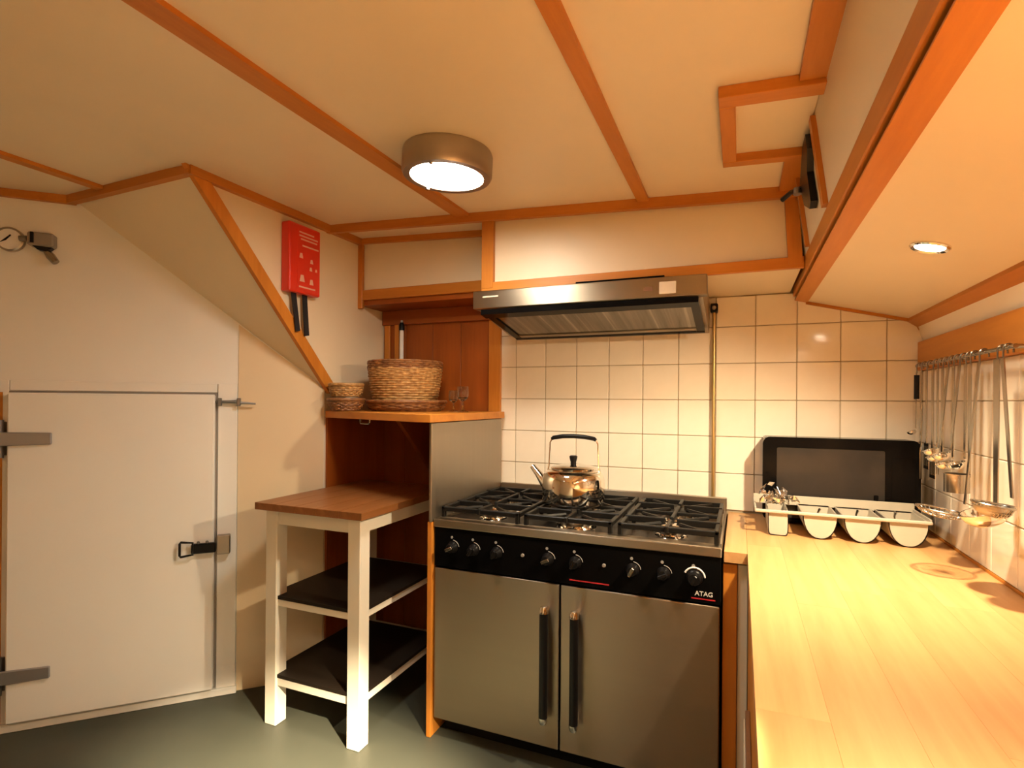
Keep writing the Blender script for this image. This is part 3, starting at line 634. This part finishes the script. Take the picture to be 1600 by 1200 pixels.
# ------------------------------------------------------------------ fire blanket
fb = thing('fire_blanket', (-1.92, 1.995, 1.70), 'red fire blanket box with two black pull straps', 'fire blanket')
obj('case', box(XA + 0.001, -1.893, 1.896, 2.096, 1.895, 2.215, 0.008, None, None, 2), 'red', fb)
obj('front_label', box(-1.893, -1.8918, 1.945, 2.088, 1.915, 2.195), 'red', fb)
for i, (ya, yb, z) in enumerate(((1.955, 2.05, 2.178), (1.955, 2.075, 2.162), (1.965, 2.07, 2.147), (1.975, 2.08, 2.118), (1.955, 2.06, 1.924))):
    obj('print_line', box(-1.8918, -1.8912, ya, yb, z - 0.0035, z + 0.0035), 'pinkink', fb)
for i, (y, z, s) in enumerate(((1.968, 2.07, 0.012), (2.035, 2.055, 0.010), (2.03, 2.018, 0.009), (2.065, 2.018, 0.007), (1.975, 1.965, 0.016), (2.035, 1.957, 0.013))):
    obj('pictogram', prism([(-1.8918, y - s, z - s), (-1.8918, y + s, z - s), (-1.8918, y + s * 0.5, z + s), (-1.8918, y - s * 0.6, z + s * 0.9)], (0.0006, 0, 0)), 'pinkink', fb)
obj('pull_strap', prism([(-1.925, 1.938, 1.896), (-1.925, 1.966, 1.896), (-1.915, 1.984, 1.72), (-1.915, 1.958, 1.715)], (0.006, 0, 0)), 'rubber', fb)
obj('pull_strap', prism([(-1.925, 2.008, 1.896), (-1.925, 2.036, 1.896), (-1.915, 2.042, 1.705), (-1.915, 2.014, 1.70)], (0.006, 0, 0)), 'rubber', fb)

# ------------------------------------------------------------------ small kitchen table
TX0, TX1, TY0, TY1 = -1.885, -1.385, 1.768, 2.47
tb = thing('kitchen_table', ((TX0 + TX1) / 2, (TY0 + TY1) / 2, 0), 'small white two-shelf kitchen table with brown wooden top', 'table')
LG = 0.062
for a in (TX0, TX1 - LG):
    for y in (TY0, TY1 - LG): obj('leg', box(a, a + LG, y, y + LG, 0, 0.925, 0.003), 'whitewood', tb)
for z0, z1 in ((0.862, 0.925), (0.512, 0.541), (0.170, 0.204)):
    obj('rail', box(TX0 + LG, TX1 - LG, TY0 + 0.010, TY0 + 0.032, z0, z1, 0.002), 'whitewood', tb)
    obj('rail', box(TX0 + LG, TX1 - LG, TY1 - 0.032, TY1 - 0.010, z0, z1, 0.002), 'whitewood', tb)
    obj('rail', box(TX0 + 0.010, TX0 + 0.032, TY0 + LG, TY1 - LG, z0, z1, 0.002), 'whitewood', tb)
    obj('rail', box(TX1 - 0.032, TX1 - 0.010, TY0 + LG, TY1 - LG, z0, z1, 0.002), 'whitewood', tb)
for z in (0.541, 0.204):
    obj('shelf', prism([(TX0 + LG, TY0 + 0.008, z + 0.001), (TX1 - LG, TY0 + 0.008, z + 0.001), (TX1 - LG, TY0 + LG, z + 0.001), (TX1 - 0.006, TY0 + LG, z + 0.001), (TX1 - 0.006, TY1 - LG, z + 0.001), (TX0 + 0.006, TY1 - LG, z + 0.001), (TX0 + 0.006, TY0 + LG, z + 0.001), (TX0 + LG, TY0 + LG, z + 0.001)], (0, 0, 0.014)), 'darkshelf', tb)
npl = 5; wdt = (TX1 + 0.028 - (TX0 - 0.034)) / npl
for i in range(npl):
    a = TX0 - 0.034 + wdt * i
    obj('top_plank', box(a + 0.0004, a + wdt - 0.0004, TY0 - 0.03, TY1 + 0.02, 0.926, 0.956, 0.0012), 'tabletop', tb)

# ------------------------------------------------------------------ worktop and cabinet
wt = thing('worktop', (0.36, 0.9, 0.862), 'light butcher block worktop along the right wall', 'worktop')
CX0 = 0.027
edges = [CX0, 0.135, 0.250, 0.355, 0.47, 0.575, 0.682]
YW0 = -0.55
for i in range(6):
    ys = [YW0]
    y = YW0 + random.uniform(0.3, 0.9)
    while y < 2.3:
        ys.append(y); y += random.uniform(0.65, 1.15)
    ys.append(2.688)
    for a, b2 in zip(ys, ys[1:]):
        obj('stave', box(edges[i] + 0.00005, edges[i + 1] - 0.00005, a + 0.00005, b2 - 0.00005, 0.862, CTOP, 0.0003), 'block', wt)
obj('stave', box(-0.046, CX0 - 0.0002, 1.972, 2.688, 0.862, CTOP, 0.0015), 'block', wt)
obj('wall_fillet', box(0.6825, 0.6885, YW0, 2.688, 0.885, 0.908, 0.001), 'trim_y', wt)
cb_ = thing('base_cabinet', (0.35, 0.7, 0), 'wooden base cabinet below the worktop', 'cabinet')
obj('carcass', box(0.0465, 0.685, YW0 + 0.02, 2.68, 0.08, 0.861), 'whitewood', cb_)
obj('plinth', box(0.08, 0.685, YW0 + 0.02, 2.68, 0.0, 0.08), 'darkshelf', cb_)
for ya, yb in ((-0.50, 0.14), (0.15, 0.74), (0.75, 1.34), (1.35, 1.965)):
    dd = obj('cabinet_door', box(0.030, 0.046, ya, yb, 0.10, 0.852, 0.002), 'trim_z', cb_)
obj('end_stile', box(-0.0025, 0.0285, 1.990, 2.03, 0.0, 0.855, 0.002), 'whitewood', cb_)
so = thing('wall_socket', (0.023, 1.40, 0.38), 'small brown-edged socket on the cabinet face under the worktop', 'socket')
obj('socket_frame', box(0.018, 0.0298, 1.27, 1.53, 0.37, 0.61, 0.002), 'brownink', so)
obj('socket_plate', box(0.0145, 0.018, 1.285, 1.515, 0.385, 0.595, 0.001), 'sticker', so)

# ------------------------------------------------------------------ microwave
MY = 2.52; MX0, MX1 = 0.090, 0.639; MZ0, MZ1 = 0.912, 1.259
mwv = thing('microwave', ((MX0 + MX1) / 2, 2.56, CTOP), 'black microwave oven with smoked window against the tiles', 'microwave')
obj('casing', box(MX0 + 0.004, MX1 - 0.004, MY + 0.02, 2.688, MZ0, MZ1 - 0.003, 0.012, None, None, 2), 'black', mwv)
def rrect(x0, x1, z0, z1, r, n=6):
    p = []
    for cx, cz, a in ((x1 - r, z1 - r, 0), (x0 + r, z1 - r, PI / 2), (x0 + r, z0 + r, PI), (x1 - r, z0 + r, 1.5 * PI)):
        for k in range(n + 1): p.append((cx + r * math.cos(a + PI / 2 * k / n), cz + r * math.sin(a + PI / 2 * k / n)))
    return p
fr = obj('front_frame', prism([(x, MY, z) for x, z in rrect(MX0, MX1, MZ0, MZ1, 0.028)], (0, 0.02, 0)), 'black', mwv)
obj('window', prism([(x, MY - 0.003, z) for x, z in rrect(0.143, 0.522, 0.928, 1.2155, 0.006, 3)], (0, 0.003, 0)), 'smoke', mwv)
obj('door_handle', box(0.485, 0.500, MY - 0.010, MY - 0.003, 0.940, 1.042, 0.002), 'black', mwv)
obj('keypad', box(0.545, 0.622, MY - 0.0015, MY, 0.945, 1.19, 0.0005), 'black', mwv)
for fx in (MX0 + 0.05, MX1 - 0.05):
    for fy in (MY + 0.04, 2.65): obj('foot', lathe([(0, 0), (0.014, 0), (0.012, 0.016), (0, 0.016)], (fx, fy, CTOP + 0.0002), 12), 'blackpl', mwv)

# ------------------------------------------------------------------ cutlery tray
tr = thing('cutlery_tray', (0.33, 2.35, CTOP), 'white plastic cutlery tray with rounded troughs before the microwave', 'tray')
TYF, TYB = 2.285, 2.495; RZ = 0.997
bmr = bmesh.new()
box(0.055, 0.612, TYF - 0.012, TYF + 0.002, RZ - 0.012, RZ, 0.003, bmr)
box(0.055, 0.612, TYB - 0.003, TYB, RZ - 0.012, RZ + 0.026, 0.001, bmr)
for xx in (0.055, 0.606): box(xx, xx + 0.006, TYF, TYB, RZ - 0.012, RZ + 0.005, 0.001, bmr)
obj('rim', bmr, 'whitepl', tr)
def trough(x0, x1, zb, flat=False):
    cx = (x0 + x1) / 2; hw = (x1 - x0) / 2; hh = RZ - 0.006 - zb
    prof = [(x0, RZ - 0.006)]
    k = 14
    e_ = 0.22 if flat else 0.9
    for i in range(k + 1):
        a = PI + PI * i / k
        cx_, sn_ = math.cos(a), math.sin(a)
        prof.append((cx + hw * 0.97 * (abs(cx_) ** e_) * (1 if cx_ > 0 else -1), RZ - 0.006 - hh * (abs(sn_) ** e_)))
    prof.append((x1, RZ - 0.006))
    b_ = bmesh.new(); th = 0.003
    outer = prof; inner = [(cx + (x - cx) * (1 - th / hw), max(z, zb) + (th if z < RZ - 0.01 else 0)) for x, z in prof]
    for (a1_, a2_, i1, i2) in zip(outer, outer[1:], inner, inner[1:]):
        q_ = [(a1_[0], a1_[1]), (a2_[0], a2_[1]), (i2[0], i2[1]), (i1[0], i1[1])]
        vs_ = [b_.verts.new((x, TYF, z)) for x, z in q_] + [b_.verts.new((x, TYB - 0.003, z)) for x, z in q_]
        for f in ((0, 1, 2, 3), (7, 6, 5, 4), (0, 4, 5, 1), (2, 6, 7, 3)):
            try: b_.faces.new([vs_[i] for i in f])
            except ValueError: pass
    # closing end walls
    for y in (TYF, TYB - 0.003):
        vs_ = [b_.verts.new((x, y, z)) for x, z in outer]; b_.faces.new(vs_)
    bmesh.ops.remove_doubles(b_, verts=b_.verts[:], dist=0.00002)
    return b_
for x0, x1, fl in ((0.100, 0.172, True), (0.216, 0.333, False), (0.348, 0.468, False), (0.483, 0.606, False)):
    obj('trough', trough(x0, x1, CTOP + 0.001, fl), 'whitepl', tr)
# scouring pad of shredded foil in the left trough
fo = bmesh.new(); random.seed(11)
for k in range(80):
    c = Vector((random.gauss(0.138, 0.022), random.gauss(2.345, 0.014), RZ + 0.022 + abs(random.gauss(0, 0.022))))
    a = Vector((random.uniform(-1, 1), random.uniform(-1, 1), random.uniform(-0.6, 1))).normalized() * random.uniform(0.012, 0.026)
    b_ = a.cross(Vector((random.uniform(-1, 1), random.uniform(-1, 1), random.uniform(-1, 1)))).normalized() * random.uniform(0.004, 0.008)
    n_ = a.cross(b_).normalized() * 0.0012
    prism([c - a - b_, c - a * 0.2 - b_ + n_ * 6, c + a, c - a * 0.3 + b_ - n_ * 5], n_, fo)
tag(obj('foil_scourer', fo, 'foil'), 'crumpled shiny foil scourer in the left end of the cutlery tray', 'scourer')
for i, (x, y, L, dz, lab) in enumerate(((0.40, 2.36, 0.075, 0.020, 'steel spoon lying in the middle trough of the cutlery tray'), (0.52, 2.364, 0.085, 0.024, 'steel fork lying in the right trough of the cutlery tray'), (0.275, 2.36, 0.07, 0.016, 'steel knife lying in the second trough of the cutlery tray'))):
    t = thing('cutlery', (x, y, RZ - 0.05), lab, 'cutlery')
    z = RZ - 0.02 + dz
    obj('cutlery_handle', tube([(x - 0.005, y - 0.04, z - 0.03), (x, y, z - 0.01), (x + 0.01, y + 0.03, z)], [0.003, 0.003, 0.005], 8), 'satin', t, True)
    obj('cutlery_head', lathe([(0, 0), (0.010, 0.001), (0.014, 0.004), (0.0145, 0.005), (0, 0.0025)], (x - 0.008, y - 0.052, z - 0.036), 14), 'satin', t, True)

# ------------------------------------------------------------------ utensil rail and utensils
RLX, RLZ = 0.636, 1.548
rl = thing('utensil_rail', (RLX, 2.15, RLZ), 'horizontal steel rail on the wood board holding the hanging utensils', 'rail')
obj('rail_bar', tube([(RLX, 1.745, RLZ), (RLX, 2.575, RLZ)], 0.006, 10), 'satin', rl, True)
for y in (1.76, 2.16, 2.56): obj('rail_mount', tube([(RLX, y, RLZ), (0.668, y, RLZ)], 0.006, 8), 'satin', rl, True)
def utensil(kind, name, y, zb, label, grip=None, lean=0.0, r=0.03, hw=0.007, dy=0.0):
    """hangs from the rail: hook, handle down to zb, head by kind; head faces the room (-X)"""
    t = thing(name, (RLX, y, zb), label, 'utensil', 'utensils hanging on the rail')
    hk = [Vector((RLX + 0.010, y, RLZ - 0.014))] + [Vector(p) for p in arc((RLX - 0.0005, y, RLZ - 0.001), 0.0105, 0, PI, 8)] + [Vector((RLX - 0.011, y, RLZ - 0.03))]
    obj('hook', tube(hk, 0.0024, 6), 'satin', t, True)
    top = Vector((RLX - 0.011, y, RLZ - 0.028)); bot = Vector((RLX - 0.011 - lean, y + dy, zb))
    up = (top - bot)
    def at(f): return bot + up * f
    n = up.normalized(); sx = Vector((0, 1, 0)); nx = n.cross(sx).normalized()
    def flat(f0, f1, w0, w1, th=0.0028):
        a, b_ = at(f0), at(f1)
        return prism([a - sx * w0, a + sx * w0, b_ + sx * w1, b_ - sx * w1], nx * th)
    if kind in ('ladle', 'bigladle', 'skimmer', 'strainer'):
        obj('handle', flat(0.05, 1.0, hw * 0.7, hw), 'satin', t)
        c = bot + Vector((-r * (0.5 if kind == 'bigladle' else 0.95), 0, 0.0))
        if kind in ('ladle', 'bigladle'):
            dp = 0.8
            pr = [(0, -r * dp)] + [(r * math.sin(a), -r * dp * math.cos(a)) for a in [PI / 2 * k / 7 for k in range(1, 8)]] + [(r * 1.03, 0.001), (r * 0.96, 0.001)] + [(r * 0.95 * math.sin(a), -r * 0.93 * dp * math.cos(a)) for a in [PI / 2 * k / 7 for k in range(6, 0, -1)]] + [(0, -r * dp * 0.94)]
            obj('bowl', lathe(pr, c, 24, None, Matrix.Rotation(-0.35, 4, 'Y')), 'chrome', t, True)
        else:
            ring = [c + Vector((r * math.cos(2 * PI * k / 32), r * math.sin(2 * PI * k / 32), 0.16 * r * math.cos(2 * PI * k / 32) * -1)) for k in range(32)]
            obj('rim', tube(ring, 0.003, 6, None, True), 'satin', t, True)
            wb = bmesh.new()
            dpt = 0.35 if kind == 'skimmer' else 0.75
            for k in range(14):
                a = PI * k / 14
                pp = []
                for j in range(9):
                    u = -1 + 2 * j / 8
                    x_, y_ = r * u * math.cos(a), r * u * math.sin(a)
                    pp.append(c + Vector((x_, y_, -r * dpt * math.sqrt(max(0, 1 - u * u)) - 0.16 * x_)))
                tube(pp, 0.0011, 4, wb)
            for q_ in (0.35, 0.65, 0.87):
                tube([c + Vector((r * q_ * math.cos(2 * PI * k / 24), r * q_ * math.sin(2 * PI * k / 24), -r * dpt * math.sqrt(1 - q_ * q_) - 0.16 * r * q_ * math.cos(2 * PI * k / 24))) for k in range(24)], 0.001, 4, wb, True)
            obj('wire_mesh', wb, 'satin', t)
            if kind == 'strainer':
                obj('mesh_lining', lathe([(r * 0.98 * math.sin(a), -r * dpt * 0.98 * math.cos(a)) for a in [0.0 + PI / 2 * k / 8 for k in range(0, 9)]], c, 24), 'nickel', t, True)
    elif kind == 'turner':
        obj('handle', flat(0.26, 1.0, hw * 0.7, hw), 'satin', t)
        bm_ = bmesh.new()
        for k in range(5):
            a, b_ = at(0.0), at(0.25); o_ = sx * (-r + 2 * r * (k + 0.5) / 5)
            prism([a + o_ - sx * r * 0.14, a + o_ + sx * r * 0.14, b_ + o_ + sx * r * 0.14, b_ + o_ - sx * r * 0.14], nx * 0.0015, bm_)
        for f in (0.0, 0.235):
            a, b_ = at(f), at(f + 0.03); prism([a - sx * r, a + sx * r, b_ + sx * r, b_ - sx * r], nx * 0.0016, bm_)
        obj('blade', bm_, 'satin', t)
    elif kind == 'fork':
        obj('handle', flat(0.30, 1.0, hw * 0.7, hw), 'satin', t)
        bm_ = bmesh.new()
        for k in (-1, 1): tube([at(0.30) + sx * k * 0.002, at(0.24) + sx * k * 0.010, at(0.0) + sx * k * 0.010], [0.003, 0.003, 0.0012], 6, bm_)
        obj('prongs', bm_, 'satin', t, True)
    elif kind == 'cup':
        obj('handle', flat(0.12, 1.0, hw * 0.7, hw), 'satin', t)
        c = bot + Vector((-r, 0, 0))
        obj('cup', lathe([(0, 0), (r, 0), (r, 0.052), (r * 1.05, 0.055), (r * 0.95, 0.054), (r * 0.95, 0.002), (0, 0.002)], c, 26), 'satin', t, True)
    if grip:
        a = at(0.55); b_ = at(0.96)
        obj('grip', tube([a, b_], 0.009, 10), 'blackpl', t, True, 'black handle grip')
U = utensil
U('ladle', 'ladle', 2.53, 1.295, 'smallest ladle with black grip at the far end of the rail', True, 0.0, 0.016, 0.004)
U('fork', 'serving_fork', 2.47, 1.12, 'long two-pronged serving fork near the microwave end of the rail', None, 0.0, 0.02, 0.009)
U('turner', 'slotted_turner', 2.405, 1.165, 'slotted turner hanging nearest the microwave', None, 0.0, 0.028, 0.010)
U('turner', 'slotted_turner', 2.335, 1.14, 'longer slotted turner just before the cluster of ladles', None, 0.0, 0.030, 0.011)
U('fork', 'serving_fork', 2.285, 1.16, 'shorter serving fork beside the cluster of ladles', None, 0.0, 0.02, 0.009)
lad = [(2.235, 1.226, 0.0, 'farthest of the five clustered small steel ladles'), (2.184, 1.250, 0.022, 'second of the five clustered small steel ladles from the microwave'), (2.135, 1.212, 0.0, 'middle one of the five clustered small steel ladles'), (2.084, 1.244, 0.022, 'fourth of the five clustered small steel ladles from the microwave'), (2.035, 1.222, 0.0, 'nearest of the five clustered small steel ladles')]
for y, z, le, lab in lad: U('ladle', 'ladle', y, z, lab, None, le, 0.0245, 0.0105)
U('cup', 'measuring_dipper', 2.0, 1.140, 'cylindrical steel measuring dipper below the cluster of ladles', None, 0.0, 0.031, 0.012)
U('skimmer', 'wire_skimmer', 1.935, 1.094, 'wide round wire skimmer reaching over the cutlery tray', None, 0.032, 0.059, 0.009)
U('bigladle', 'soup_ladle', 1.818, 1.118, 'large bright soup ladle with a broad handle', None, 0.0, 0.054, 0.018)
U('strainer', 'ladle_strainer', 1.785, 1.150, 'round mesh strainer with slanting handle at the near end of the rail', None, 0.0, 0.042, 0.010, -0.062)
